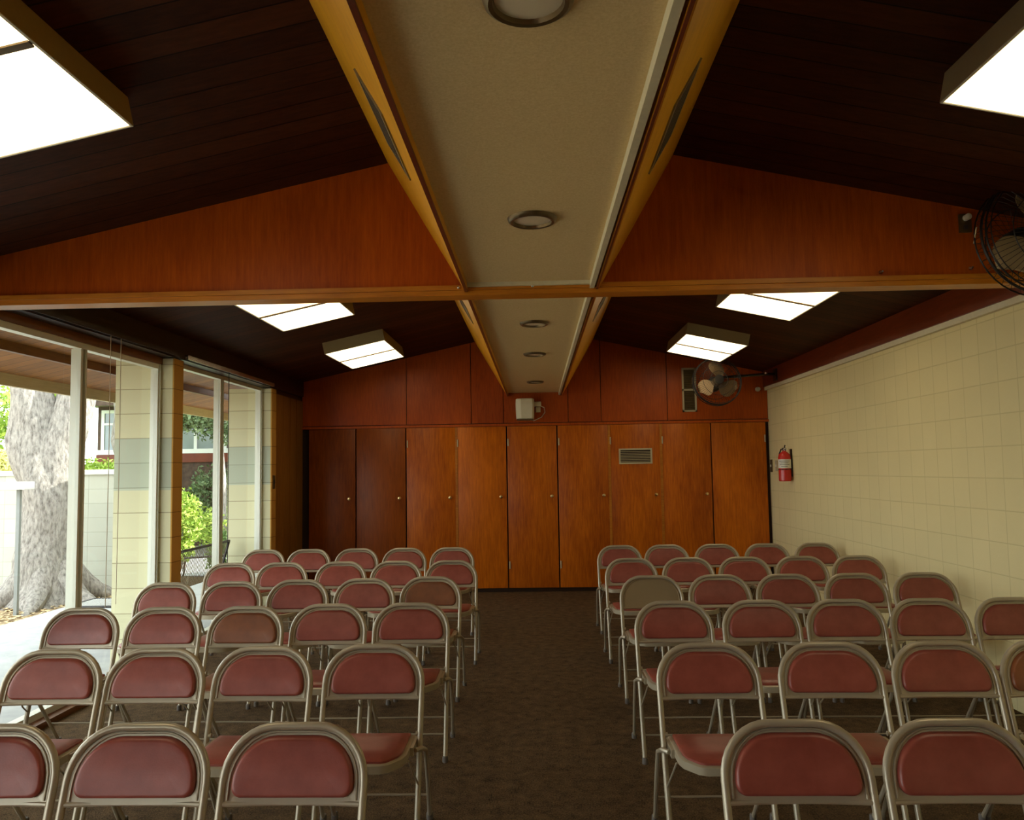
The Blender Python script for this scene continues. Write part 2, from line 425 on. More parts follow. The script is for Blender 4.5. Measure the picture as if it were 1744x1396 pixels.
# ---------------------------------------------------------------- left side: piers, header, windows
def pier(y0, y1, lab):
    p = MB()
    zt = 2.448
    p.box(-3.42, XL, y0, y1, -0.08, 1.38)
    p.box(-3.42, XL, y0, y1, 1.8, zt)
    p.cur = 1; p.box(-3.42, XL, y0, y1, 1.38, 1.80)
    o = p.build('wall_pier', ['block_pier', 'block_pier_grey'], smooth=False)
    tag(o, lab, 'pier', 'block piers between the windows', 'structure')
    MB().box(XL, XL+0.012, y0, y1, 0.0, zt).build('inner_face', 'block_cream_shaded', o, smooth=False)
    return o
py = [(-0.85, -0.65), (1.55, 1.75), (3.95, 4.15), (6.33, 6.50), (8.72, 8.87)]
plab = ['cream block pier behind the camera', 'cream block pier beside the nearest chairs, left of the camera', 'cream block pier under the left end of the wood gable',
        'cream and grey block pier between the two windows', 'cream and grey block pier at the far end of the second window']
for (a, b), l in zip(py, plab): pier(a, b, l)
w = MB().box(XL-0.13, XL+0.02, YB, YF, 2.4555, CZ(XL)+0.01).build('trim_8', 'dark_board', smooth=False)
tag(w, 'dark header board between the windows and the ceiling', 'board', kind='structure')
w = MB().box(XL-0.13, XL-0.03, YB, YF, -0.02, 0.035).build('trim_9', 'brown_board', smooth=False)
tag(w, 'brown threshold strip under the windows', 'threshold', kind='structure')
# short wooden side wall at the far left
w = MB()
w.box(XL-0.06, XL, 8.87, YF, 0, 2.40)
for y in (9.12, 9.38, 9.64): w.box(XL, XL+0.012, y+0.006, y+0.25, 0, 2.40)
w.box(XL, XL+0.012, 8.87, 9.12, 0, 2.40)
w.cur = 1; w.box(XL-0.06, XL-0.01, 8.87, YF, 2.40, CZ(XL))
w = w.build('wall_left', ['side_panel', 'dark_board'], smooth=False); tag(w, 'short brown wood panelled wall in the far left corner', 'wall', kind='structure')
w = MB().box(-3.5, XL-0.06, 8.90, YF+3.1, -0.08, 2.448).build('wall_outer', 'block_pier', smooth=False)  # runs on unseen past the far wall, added length blocks low sun
tag(w, 'outer block wall beyond the second window, lengthened to block low sun', 'wall', kind='structure')

GX = -3.08
def window(n, y0, y1, ym, head, label, group=None):
    r = empty('window_%d' % n, (GX, (y0+y1)/2, 0.035), label, 'window', kind='structure')
    oy = (y0+y1)/2
    def B(): return MB()
    L = lambda y: y-oy
    fr = B()
    fr.box(-0.03, 0.03, L(y0), L(y0)+0.045, 0, head-0.035); fr.box(-0.03, 0.03, L(y1)-0.045, L(y1), 0, head-0.035)
    fr.box(-0.03, 0.03, L(y0)+0.045, L(y1)-0.045, head-0.075, head-0.035); fr.box(-0.03, 0.03, L(y0)+0.045, L(y1)-0.045, 0, 0.04)
    fr.box(0.03, 0.04, L(y1)-0.028, L(y1)-0.016, 0, head-0.035)
    fr.build('window_frame', 'alu', r, smooth=False)
    mu = B(); mu.box(-0.050, 0.018, L(ym)-0.030, L(ym)-0.006, 0.04, head-0.075); mu.box(-0.046, 0.030, L(ym)+0.006, L(ym)+0.024, 0.04, head-0.075)
    mu.box(-0.012, 0.012, L(ym)-0.006, L(ym)+0.006, 0.04, head-0.075)
    mu.build('mullion', 'alu', r, smooth=False)
    for a, b in ((L(y0)+0.045, L(ym)-0.030), (L(ym)+0.024, L(y1)-0.045)):
        B().box(-0.003, 0.003, a, b, 0.04, head-0.075).build('pane', 'glass', r, smooth=False)
    hb = B().box(-0.02, 0.045, L(y0), L(y1), head-0.035, 2.4551).build('head_board', 'brown_board', r, smooth=False)
    return r
window(4, -2.6, -0.85, -1.7, 2.38, 'aluminium sliding window behind the camera')
window(3, -0.65, 1.55, 0.45, 2.38, 'aluminium sliding window beside the camera')
window(5, 1.75, 3.95, 2.85, 2.38, 'aluminium sliding window beside the nearest chair rows')
window(1, 4.15, 6.33, 5.25, 2.40, 'tall aluminium sliding window left of the cream and grey pier')
window(2, 6.50, 8.72, 7.62, 2.46, 'tall aluminium sliding window before the brown corner wall')

for k, (a, b, m, lab) in enumerate(((4.2, 6.34, 'dark_board', 'dark curtain track above the nearer window'), (6.50, 8.70, 'steel', 'bright metal curtain track above the farther window'))):
    tr = MB(); tr.box(XL+0.021, XL+0.05, a, b, 2.485, 2.50); tr.box(XL+0.021, XL+0.027, a, b, 2.462, 2.485); tr.box(XL+0.044, XL+0.05, a, b, 2.462, 2.485)
    tag(tr.build('curtain_track', m, smooth=False), lab, 'curtain track', 'curtain tracks over the windows')
for k, y in enumerate((5.32, 5.455)):
    cd_ = MB().tube([(XL+0.035, y, 2.475), (XL+0.036, y+0.004, 1.6), (XL+0.034, y, 0.62)], 0.0028, 6).build('pull_cord', 'cord')
    tag(cd_, ['pale pull cord hanging in front of the window, nearer of two', 'pale pull cord hanging in front of the window, farther of two'][k], 'cord', 'pull cords at the window')
cd_ = MB().tube([(XL+0.035, 7.42, 2.475), (XL+0.038, 7.42, 1.4), (XL+0.035, 7.43, 0.5)], 0.004, 6).build('pull_cord', 'black_metal')
tag(cd_, 'dark pull cord hanging beside the farther window mullion', 'cord')
sw = MB().bevbox(XL+0.0125, XL+0.02, 8.76, 8.83, 1.33, 1.48, 0.002)
o = sw.build('outlet_plate', 'bronze'); tag(o, 'dark outlet plate on the far window pier', 'outlet')
MB().box(XL+0.02, XL+0.024, 8.785, 8.805, 1.38, 1.43).build('toggle', 'ink', o)

# ---------------------------------------------------------------- beam, gable, duct soffit
YG = 4.03
g = MB()
for s in (-1, 1):
    xe = XL+0.0 if s < 0 else XR-0.05
    g.prism([(s*0.33, 2.452), (xe, 2.452), (xe, CZ(xe)), (s*0.33, CZ(0.33))], 'y', YG+0.012, YG+0.10)
g.box(-0.33, 0.33, YG+0.012, YG+0.1, 2.60, 3.15)
g = g.build('wall_gable', 'gable_wood', smooth=False); tag(g, 'red brown plywood gable panel hanging above the cross beam', 'wall', kind='structure')
g = MB(); g.box(XL, XR-0.05, YG+0.0, YG+0.115, 2.402, 2.428); g.box(XL, XR-0.05, YG-0.014, YG+0.115, 2.428, 2.452)
g = g.build('trim_10', 'trim_wood', smooth=False); tag(g, 'orange wooden cross beam spanning the room below the gable', 'beam', kind='structure')
for x in (-0.385, -0.005):
    o = MB().lathe([(0.008, 0), (0.008, -0.004), (0.003, -0.007)], (x, YG-0.014, 2.440), 'y', 12).build('bolt', 'steel')
    tag(o, 'small bright bolt head on the cross beam ' + ('beside the left edge of the soffit' if x < -0.1 else 'at the middle of the soffit'), 'bolt', 'bolt heads on the cross beam')
for x, z, l in ((1.77, 2.475, 'left'), (2.22, 2.485, 'right')):
    o = MB().lathe([(0.009, 0), (0.011, -0.010), (0.004, -0.03)], (x, YG+0.012, z), 'y', 10).build('screw_hook', 'steel')
    tag(o, 'small metal hook above the cross beam, %s one of the two near the fan' % l, 'hook', 'hooks over the cross beam')
# duct soffit: sides flare outwards up to the sloped ceiling
def FX(z): return 0.355 + (z-2.425)*0.575        # half width of the flared side at height z
zt = (3.28-0.216*(0.355-2.425*0.575))/(1+0.216*0.575)
for s in (-1, 1):
    fp = MB(); o_ = -0.018 if s > 0 else 0.0
    A = [(s*(FX(2.425)+o_), 2.425), (s*(FX(zt)+o_), zt), (s*(FX(zt)-0.03+o_), zt), (s*(0.340+o_), 2.46), (s*(0.340+o_), 2.425)]
    fp.prism(A, 'y', YB, YG+0.012); fp.prism(A, 'y', YG+0.10, YF)
    o = fp.build('trim_%d' % (11 if s < 0 else 12), 'fascia_wood', smooth=False)
    tag(o, 'flared %s wooden side board of the central ceiling soffit' % ('left' if s < 0 else 'right'), 'board', kind='structure')
pn = MB()
for a, b in ((YB, YG), (YG+0.115, YF)):
    pn.box(-0.340, 0.322, a, b, 2.46, 2.475)
o = pn.build('ceiling_soffit', 'plaster', smooth=False); tag(o, 'flat beige textured soffit panel running down the middle of the ceiling', 'ceiling', kind='structure')
pn = MB(); pn2 = MB(); pn3 = MB()
for a, b in ((YB, YG-0.001), (YG+0.116, YF)):
    pn.box(0.288, 0.311, a, b, 2.424, 2.4598)
    pn2.box(-0.355, -0.340, a, b, 2.418, 2.4245); pn2.box(0.322, 0.330, a, b, 2.418, 2.4245)
pn.box(-0.340, 0.288, YG-0.038, YG-0.016, 2.44, 2.4598)
o = pn.build('trim_13', 'cream_trim', smooth=False); tag(o, 'cream edging strip on the right and at the beam end of the soffit panel', 'trim', kind='structure')
o = pn2.build('trim_14', 'red_board', smooth=False); tag(o, 'thin dark red edging strips under both soffit side boards', 'trim', kind='structure')
# louvred air grilles in the flared sides
for s in (-1, 1):
    for k, (y0, y1) in enumerate(((2.36, 2.92), (5.3, 5.9))):
        sl = MB(); o_ = -0.018 if s > 0 else 0.0
        nx, nz = 0.867, -0.498           # outward normal of the flared face (in x, z), mirrored by s
        def P(u, z, off): return (s*(FX(z)+o_+off*nx), u, z+off*nz)
        def slab(ya, yb, za, zb, d):
            q = [P(ya, za, d), P(yb, za, d), P(yb, zb, d), P(ya, zb, d), P(ya, za, -0.003), P(yb, za, -0.003), P(yb, zb, -0.003), P(ya, zb, -0.003)]
            sl.add(q, [(0,1,2,3), (4,7,6,5), (0,4,5,1), (1,5,6,2), (2,6,7,3), (3,7,4,0)])
        for za, zb in ((2.60, 2.612), (2.738, 2.75)): slab(y0, y1, za, zb, 0.006)
        for ya, yb in ((y0, y0+0.012), (y1-0.012, y1)): slab(ya, yb, 2.612, 2.738, 0.006)
        for j in range(5): slab(y0+0.012, y1-0.012, 2.628+j*0.024, 2.634+j*0.024, 0.004)
        sl.cur = 1; slab(y0+0.005, y1-0.005, 2.605, 2.745, 0.001)
        o = sl.build('air_grille', ['slot', 'seam'], smooth=False)
        tag(o, 'long narrow air grille in the %s soffit side board, %s the cross beam' % ('left' if s < 0 else 'right', 'nearer than' if k == 0 else 'beyond'), 'air vent', 'air grilles along the soffit')

# ---------------------------------------------------------------- downlights
dl_lab = ['round bronze rimmed downlight largest and nearest, at the top edge', 'round bronze rimmed downlight just before the cross beam',
          'round downlight first beyond the cross beam', 'round downlight in the middle beyond the cross beam', 'round downlight smallest and farthest, near the wall speaker']
r0 = empty('downlight', (0, 1.55, 2.460), dl_lab[0], 'ceiling light', 'round downlights in the soffit')
rg = MB()
ring = [(0.070, -0.003), (0.074, -0.016), (0.083, -0.018), (0.092, -0.012), (0.096, -0.001)]
seg = 36; vs = []; fs = []
for (r, h) in ring:
    for k in range(seg): a = 2*PI*k/seg; vs.append((r*math.cos(a), r*math.sin(a), h))
for i in range(len(ring)):
    j = (i+1) % len(ring)
    for k in range(seg): k2 = (k+1) % seg; fs.append((i*seg+k, i*seg+k2, j*seg+k2, j*seg+k))
rg.add(vs, fs); rg.build('rim', 'bronze', r0)
MB().lathe([(0.071, -0.001), (0.071, -0.006), (0.04, -0.009), (0.005, -0.010)], (0, 0, 0), 'z', 32).build('lens', 'lens', r0)
index_kids()
for y, l in zip((2.98, 5.15, 6.54, 8.64), dl_lab[1:]):
    d = copy_tree(r0); d.location = (0, y, 2.460); d['label'] = l

# ---------------------------------------------------------------- fluorescent box fixtures on the sloped ceiling
sl = math.atan(0.216)
def fixture():
    r = empty('ceiling_light', (0, 0, 0), '', 'ceiling light', 'fluorescent box lights on the sloped ceiling')
    W2, L2, D = 0.315, 0.60, 0.115
    b = MB()
    for q in ((-W2, W2, -L2, -L2+0.012), (-W2, W2, L2-0.012, L2), (-W2, -W2+0.012, -L2+0.012, L2-0.012), (W2-0.012, W2, -L2+0.012, L2-0.012)):
        b.box(q[0], q[1], q[2], q[3], -D, 0)
    b.box(-W2+0.012, W2-0.012, -L2+0.012, L2-0.012, -0.012, 0)
    b.build('housing', 'fixture_paint', r, smooth=False)
    fr = MB(); z0, z1 = -D-0.004, -D+0.004
    e = 0.008
    fr.box(-W2+0.001, W2-0.001, -L2+0.001, -L2+e, z0, z1); fr.box(-W2+0.001, W2-0.001, L2-e, L2-0.001, z0, z1)
    fr.box(-W2+0.001, -W2+e, -L2+e, L2-e, z0, z1); fr.box(W2-e, W2-0.001, -L2+e, L2-e, z0, z1)
    fr.build('lens_frame', 'fixture_frame', r, smooth=False)
    MB().box(-W2+0.012, W2-0.012, -0.016, 0.016, -D-0.008, -D+0.006).build('divider', 'bronze', r, smooth=False)
    for a, c_ in ((-L2+0.012, -0.009), (0.009, L2-0.012)):
        MB().box(-W2+0.012, W2-0.012, a, c_, -D-0.002, -D+0.004).build('diffuser', 'diffuser', r, smooth=False)
    return r
fx = fixture(); index_kids()
fl = [(-1, 2.30, 'box ceiling light nearest on the left, cut by the left edge'), (-1, 6.0, 'box ceiling light on the left just beyond the gable beam'),
      (-1, 8.52, 'box ceiling light farthest on the left, before the plywood wall'), (1, 2.30, 'box ceiling light nearest on the right, cut by the right edge'),
      (1, 6.0, 'box ceiling light on the right just beyond the gable beam'), (1, 8.52, 'box ceiling light farthest on the right, above the far fan')]
for i, (s, y, l) in enumerate(fl):
    o = fx if i == 0 else copy_tree(fx)
    x = s*1.85
    o.location = (x, y, CZ(x)); o.rotation_euler = (0, s*sl, 0); o['label'] = l

# ---------------------------------------------------------------- chairs
def arch(hw, r, zt, zb, n=7, plane=None):
    """D outline in (x, z): up the left side, across, down the right"""
    pts = [(-hw, zb)]
    for k in range(n+1):
        a = PI - (PI/2)*k/n; pts.append((-hw+r + r*math.cos(a), zt-r + r*math.sin(a)))
    for k in range(n+1):
        a = PI/2 - (PI/2)*k/n; pts.append((hw-r + r*math.cos(a), zt-r + r*math.sin(a)))
    pts.append((hw, zb)); return pts
LEAN = lambda z: -0.26 + 0.26*(z/0.775)     # y of the frame plane at height z
def plate(mb, pts, off0, off1, bulge=0.0, rings=(1.0,)):
    pass
def D_solid(mb, hw, r, zt, zb, rb, f, b, dome=0.0, steps=4, n=8, curve=0.018):
    """D shaped slab in the leaning back plane; f/b: y offsets of front/back face, dome bulges the front"""
    out = []
    for k in range(n+1):
        a = PI + (PI/2)*k/n; out.append((-hw+rb+rb*math.cos(a), zb+rb+rb*math.sin(a)))
    for k in range(n+1):
        a = -PI/2 + (PI/2)*k/n; out.append((hw-rb+rb*math.cos(a), zb+rb+rb*math.sin(a)))
    for k in range(n+1):
        a = (PI/2)*k/n; out.append((hw-r+r*math.cos(a), zt-r+r*math.sin(a)))
    for k in range(n+1):
        a = PI/2+(PI/2)*k/n; out.append((-hw+r+r*math.cos(a), zt-r+r*math.sin(a)))
    N = len(out); zc = (zt+zb)/2
    def cv(x): return curve*(1-(x/0.2)**2)       # panel bows backwards in the middle
    vs = []; fs = []
    vs += [(x, LEAN(z)+b+cv(x), z) for x, z in out]
    ring = []
    for j in range(steps+1):
        q = j/steps
        k = 1-0.16*q**1.6 if steps > 1 else 1.0
        d = dome*math.sin(q*PI/2)**0.8
        sx = (hw-0.16*q**1.6*min(hw, (zt-zb)/2))/hw; sz = ((zt-zb)/2-0.16*q**1.6*min(hw, (zt-zb)/2)*1.0)/((zt-zb)/2)
        ring.append([(x*sx, LEAN(zc+(z-zc)*sz)+f-d+cv(x*sx), zc+(z-zc)*sz) for x, z in out])
    for R in ring: vs += R
    fs.append(tuple(range(N)))
    for j in range(steps+1):
        for i in range(N):
            i2 = (i+1) % N; fs.append((j*N+i, j*N+i2, (j+1)*N+i2, (j+1)*N+i))
    # inner fill: shrink grid towards the axis line
    last = steps+1; prev = ring[-1]
    for j in range(1, 5):
        q = 1-j/5.0
        R = [(x*(0.55+0.45*q), LEAN(zc+(z-zc)*q)+f-dome*(1+0.25*(1-q))+cv(x*(0.55+0.45*q)), zc+(z-zc)*q) for x, _, z in prev]
        vs += R
        for i in range(N):
            i2 = (i+1) % N; fs.append(((last+j-1)*N+i, (last+j-1)*N+i2, (last+j)*N+i2, (last+j)*N+i))
    fs.append(tuple((last+4)*N+i for i in range(N))[::-1])
    mb.add(vs, fs)
def make_chair(kind):
    r = empty('folding_chair', (0, 0, 0), '', 'chair')
    P3 = lambda x, z, o=0: (x, LEAN(z)+o, z)
    hw = 0.203
    tb = [P3(x, z) for x, z in arch(hw, 0.140, 0.763, 0.02, 9)]
    MB().tube(tb, 0.0115, 10).build('tube_frame', 'chair_paint', r)
    p = MB(); D_solid(p, 0.194, 0.132, 0.754, 0.568, 0.012, -0.004, 0.004, 0.0, 1, curve=0.012)
    lip = [(x, LEAN(0.568)+0.012*(1-(x/0.2)**2)-0.002, 0.568) for x in [-0.195+0.39*k/12 for k in range(13)]]
    p.tube(lip, 0.0075, 8)
    rim = [(x, LEAN(z)-0.006+0.012*(1-(x/0.2)**2), z) for x, z in arch(0.184, 0.126, 0.747, 0.578, 8)]
    p.tube(rim, 0.0035, 6)
    p.build('back_panel', 'chair_panel' if kind == 'bare' else 'chair_paint', r)
    if kind != 'bare':
        p = MB(); D_solid(p, 0.175, 0.116, 0.738, 0.585, 0.030, -0.005, 0.0, 0.017, 5, curve=0.012)
        p.build('back_pad', 'red_vinyl' if kind == 'red' else 'brown_vinyl', r)
    # seat pan: chamfered front corners
    def seat(x, z0, z1, inset, name, mat, dome):
        o = [(-0.178+inset, -0.075-inset), (-0.178+inset, -0.30), (-0.168+inset, -0.345), (-0.125+inset*0.6, -0.405+inset*0.5), (-0.095, -0.42+inset), (0.095, -0.42+inset),
             (0.125-inset*0.6, -0.405+inset*0.5), (0.168-inset, -0.345), (0.178-inset, -0.30), (0.178-inset, -0.075-inset)]
        n = len(o); vs = [(a, b, z0) for a, b in o] + [(a, b, z1-0.004) for a, b in o]
        cx, cy = 0, -0.25
        for q, zz in ((0.965, z1), (0.80, z1+dome*0.7), (0.45, z1+dome)):
            vs += [(cx+(a-cx)*q, cy+(b-cy)*q, zz) for a, b in o]
        fs = [tuple(range(n))[::-1]]
        for j in range(4): fs += [(j*n+i, j*n+(i+1) % n, (j+1)*n+(i+1) % n, (j+1)*n+i) for i in range(n)]
        fs.append(tuple(range(4*n, 5*n)))
        MB_ = MB(); MB_.add(vs, fs); return MB_.build(name, mat, r)
    seat(0, 0.392, 0.424, 0.0, 'seat_pan', 'chair_paint', 0.0)
    seat(0, 0.4245, 0.436, 0.016, 'seat_pad', 'brown_vinyl' if kind == 'brown' else 'red_vinyl', 0.010)
    for s in (-1, 1):
        rl = [(s*0.196, -0.20, 0.402), (s*0.216, -0.165, 0.400), (s*0.224, -0.11, 0.375), (s*0.220, -0.03, 0.25), (s*0.207, 0.125, 0.02)]
        MB().tube(rl, 0.0095, 8).build('rear_leg', 'chair_paint', r)
        b = MB().box(s*0.178 if s > 0 else -0.19, 0.19 if s > 0 else -0.178, -0.22, -0.08, 0.385, 0.418)
        b.tube([(s*0.185, LEAN(0.44), 0.44), (s*0.209, LEAN(0.44), 0.44)], 0.010, 8)
        b.tube([(s*0.185, -0.30, 0.398), (s*0.2, -0.22, 0.30), (s*0.203, LEAN(0.26), 0.26)], 0.004, 6)
        b.build('hinge_bracket', 'chair_paint', r)
        for y, z0 in ((LEAN(0.02), 0), (0.125, 0)):
            x = s*(0.203 if y < 0 else 0.207)
            MB().lathe([(0.0135, 0.0), (0.015, 0.004), (0.0145, 0.028), (0.011, 0.032)], (x, y - (0.004 if y < 0 else -0.004), 0), 'z', 10).build('foot_cap', 'foot', r)
    MB().tube([(-0.203, LEAN(0.13), 0.13), (0.203, LEAN(0.13), 0.13)], 0.0045, 6).build('cross_rod', 'chair_paint', r)
    MB().tube([(-0.212, 0.05, 0.135), (0.212, 0.05, 0.135)], 0.0045, 6).build('cross_rod', 'chair_paint', r)
    return r
proto = {k: make_chair(k) for k in ('red', 'brown', 'bare')}
index_kids()
used = set()
ROWS = [   # y of the back tops, left x centres, right x centres (each from the aisle outwards)
 (2.36, [-0.71, -1.165, -1.61], [0.715, 1.165]),
 (3.37, [-0.695, -1.155, -1.60, -2.03], [0.685, 1.18, 1.635, 2.07]),
 (4.42, [-0.705, -1.16, -1.60, -2.06, -2.515], [0.725, 1.195, 1.645, 2.09, 2.535]),
 (5.46, [-0.74, -1.185, -1.635, -2.07, -2.515], [0.755, 1.21, 1.66, 2.11, 2.565]),
 (6.51, [-0.705, -1.155, -1.605, -2.09, -2.52], [0.745, 1.20, 1.65, 2.10, 2.55]),
 (7.60, [-0.815, -1.27, -1.725, -2.185, -2.62], [0.765, 1.205, 1.675, 2.14, 2.60])]
ORD = ['first', 'second', 'third', 'fourth', 'fifth', 'sixth']
dy = {(2, 'left'): [0.03, 0.02, -0.03, -0.03, -0.03], (3, 'left'): [0.07, 0.01, -0.01, -0.06, -0.08], (1, 'left'): [0.03, 0.01, -0.01, -0.02]}
random.seed(11)
for ri, (y, lx, rx) in enumerate(ROWS):
    for side, xs_ in (('left', lx), ('right', rx)):
        for ci, x in enumerate(xs_):
            kind = 'red'
            if (ri, side, ci) in ((2, 'left', 2), (3, 'left', 0), (1, 'right', 3)): kind = 'brown'
            if (ri, side, ci) == (3, 'right', 0): kind = 'bare'
            if kind in used: o = copy_tree(proto[kind])
            else: o = proto[kind]; used.add(kind)
            d = dy.get((ri, side), [0]*6)[ci]
            o.location = (x, y+d, 0); o.rotation_euler = (0, 0, math.radians(random.uniform(-1.3, 1.3)))
            what = {'red': 'red padded folding chair', 'brown': 'brown padded folding chair', 'bare': 'folding chair with bare metal back'}[kind]
            o['label'] = '%s, %s block, %s row from camera, %s from the aisle' % (what, side, ORD[ri], ORD[ci])
            o['group'] = 'folding chairs in the %s block' % side

# ---------------------------------------------------------------- fans
def fan(loc, label, R=0.285, wallx=XR-0.05, yaw=0.0, tilt=0.0, spin=0.0, bm_='blade'):
    r = empty('wall_fan', loc, label, 'fan', 'black caged wall fans')
    rot = Matrix.Rotation(yaw, 4, 'Z') @ Matrix.Rotation(tilt, 4, 'X')
    def T(p): return rot @ Vector(p)
    cg = MB()
    for rr, yy, th in ((R, 0.0, 0.007), (R, 0.05, 0.004), (R, -0.035, 0.005), (R*0.97, -0.06, 0.003), (R*0.36, -0.105, 0.003), (R*0.66, -0.092, 0.0026), (R*0.66, 0.11, 0.003)):
        cg.tube([T((rr*math.cos(a), yy, rr*math.sin(a))) for a in [2*PI*k/40 for k in range(40)]], th, 5, closed=True)
    for k in range(64):
        a = 2*PI*k/64; c_, s_ = math.cos(a), math.sin(a)
        cg.tube([T((rr*c_, yy, rr*s_)) for rr, yy in ((0.05, -0.112), (R*0.36, -0.107), (R*0.66, -0.094), (R*0.93, -0.068), (R, -0.03), (R, 0.03))], 0.0013, 4, caps=False)
        if k % 2 == 0: cg.tube([T((rr*c_, yy, rr*s_)) for rr, yy in ((0.06, 0.13), (R*0.66, 0.112), (R*0.93, 0.085), (R, 0.03))], 0.0013, 4, caps=False)
    cg.build('cage', 'black_metal', r)
    bd = MB().lathe([(0.052, -0.118), (0.052, -0.112), (0.030, -0.110)], (0, 0, 0), 'y', 20)
    bd.v = [tuple(T(v)) for v in bd.v]; bd.build('badge', 'black_metal', r)
    for b in range(3):
        bl = MB(); a0 = spin + b*2*PI/3; N, K = 12, 7; vs = []; vs2 = []
        for i in range(N+1):
            u_ = i/N; rr = 0.045 + (R*0.86-0.045)*u_
            half = (0.30 + 0.36*math.sin(PI*min(1, u_*0.85+0.12))) * (1.0 if u_ < 0.85 else math.sqrt(max(0.02, 1-((u_-0.85)/0.155)**2)))
            for j in range(K+1):
                v_ = -1+2*j/K; a = a0 + half*v_ + 0.30*u_
                yv = -0.045*v_*(0.5+0.5*u_)*1.0 + 0.012*(1-v_*v_)
                vs.append(T((rr*math.cos(a), yv-0.01, rr*math.sin(a)))); vs2.append(T((rr*math.cos(a), yv-0.007, rr*math.sin(a))))
        n0 = len(vs); fs = []
        for i in range(N):
            for j in range(K):
                a, b_, c_, d_ = i*(K+1)+j, i*(K+1)+j+1, (i+1)*(K+1)+j+1, (i+1)*(K+1)+j
                fs.append((a, b_, c_, d_)); fs.append((n0+a, n0+d_, n0+c_, n0+b_))
        rimi = [j for j in range(K+1)] + [i*(K+1)+K for i in range(1, N+1)] + [N*(K+1)+j for j in range(K-1, -1, -1)] + [i*(K+1) for i in range(N-1, 0, -1)]
        for q in range(len(rimi)):
            a, b_ = rimi[q], rimi[(q+1) % len(rimi)]; fs.append((a, n0+a, n0+b_, b_))
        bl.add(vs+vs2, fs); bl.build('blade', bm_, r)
    hb = MB().lathe([(0.012, -0.06), (0.042, -0.05), (0.050, -0.03), (0.050, 0.02), (0.03, 0.03)], (0, 0, 0), 'y', 20)
    hb.v = [tuple(T(v)) for v in hb.v]; hb.build('hub', 'bronze', r)
    mt = MB().lathe([(0.03, 0.03), (0.075, 0.06), (0.085, 0.09), (0.085, 0.17), (0.07, 0.2), (0.02, 0.205)], (0, 0, 0), 'y', 24)
    mt.v = [tuple(T(v)) for v in mt.v]; mt.build('motor', 'black_metal', r)
    wx = wallx-loc[0]
    ar = MB(); e = T((0, 0.16, 0)); ar.tube([e, (e.x+0.12, e.y+0.03, 0.07), (wx-0.12, e.y+0.05, 0.10), (wx-0.01, e.y+0.05, 0.10)], 0.016, 10)
    ar.box(wx-0.016, wx-0.001, e.y-0.01, e.y+0.11, 0.02, 0.16)
    ar.build('wall_bracket', 'black_metal', r)
    kn = MB().lathe([(0.018, 0), (0.018, 0.02), (0.012, 0.024)], (wx-0.12, e.y+0.035, 0.10), 'z', 12); kn.build('clamp_knob', 'steel', r)
    ch_ = MB().tube([T((-R*0.99, 0.03, 0.06)), (T((-R*0.99, 0.03, 0.06)).x-0.004, 0.03, -0.02)], 0.003, 6); ch_.build('cage_clip', 'steel', r)
    return r
fan((2.44, 3.84, 2.585), 'black caged wall fan nearest, cut off by the right edge', 0.285, yaw=0.10, tilt=-0.08, spin=math.radians(205))
fan((2.09, 9.15, 2.475), 'black caged wall fan farther off, below the far right box light', 0.275, yaw=0.05, tilt=-0.15, spin=math.radians(196), bm_='blade_shaded')

# outlet for the near fan on the gable
o = MB().bevbox(2.175, 2.235, YG-0.004, YG+0.012, 2.67, 2.765, 0.002).build('outlet_plate', 'bronze')
tag(o, 'brown outlet plate on the gable left of the nearest fan', 'outlet')
for z in (2.695,):
    MB().box(2.195, 2.215, YG-0.006, YG-0.003, z-0.010, z+0.010).build('socket', 'ink', o)
pl = MB().lathe([(0.016, 0), (0.016, -0.03), (0.008, -0.035)], (2.205, YG-0.0045, 2.742), 'y', 14).build('plug', 'paper'); tag(pl, 'pale round plug in the gable outlet by the fan', 'plug')

# ---------------------------------------------------------------- wall speaker, vents, switches, extinguisher
sp = empty('wall_speaker', (-0.13, YF-0.14, 2.24), 'beige wall speaker below the far end of the soffit', 'speaker')
b = MB(); 
o = [(-0.115, -0.09), (-0.05, -0.125), (0.09, -0.125), (0.115, -0.06), (0.115, 0.04), (-0.115, 0.04)]
def shell(z, k): return [(x*k, y*k, z) for x, y in o]
lv = [(-0.125, 0.86), (-0.115, 0.95), (0.06, 1.0), (0.12, 0.97), (0.13, 0.85)]
vs = []
for z, k in lv: vs += shell(z, k)
n = len(o); fs = [tuple(range(n))[::-1], tuple(range((len(lv)-1)*n, len(lv)*n))]
for j in range(len(lv)-1): fs += [(j*n+i, j*n+(i+1) % n, (j+1)*n+(i+1) % n, (j+1)*n+i) for i in range(n)]
b.add(vs, fs); b.build('cabinet', 'beige_plastic', sp, smooth=False)
MB().box(-0.10, 0.10, -0.118, -0.03, -0.142, -0.122).build('base_cap', 'bronze', sp)
b = MB(); b.bevbox(0.10, 0.20, 0.06, 0.12, 0.04, 0.10, 0.006); b.bevbox(0.13, 0.19, 0.09, 0.139, -0.03, 0.035, 0.004); b.tube([(0.0, 0.03, 0.07), (0.15, 0.09, 0.07)], 0.014, 8)
b.build('bracket', 'beige_plastic', sp)
MB().tube([(0.18, 0.1, 0.05), (0.235, 0.12, 0.03), (0.245, 0.13, -0.03), (0.20, 0.132, -0.09), (0.10, 0.132, -0.135), (0.06, 0.1, -0.10)], 0.005, 6).build('cable', 'cord', sp)

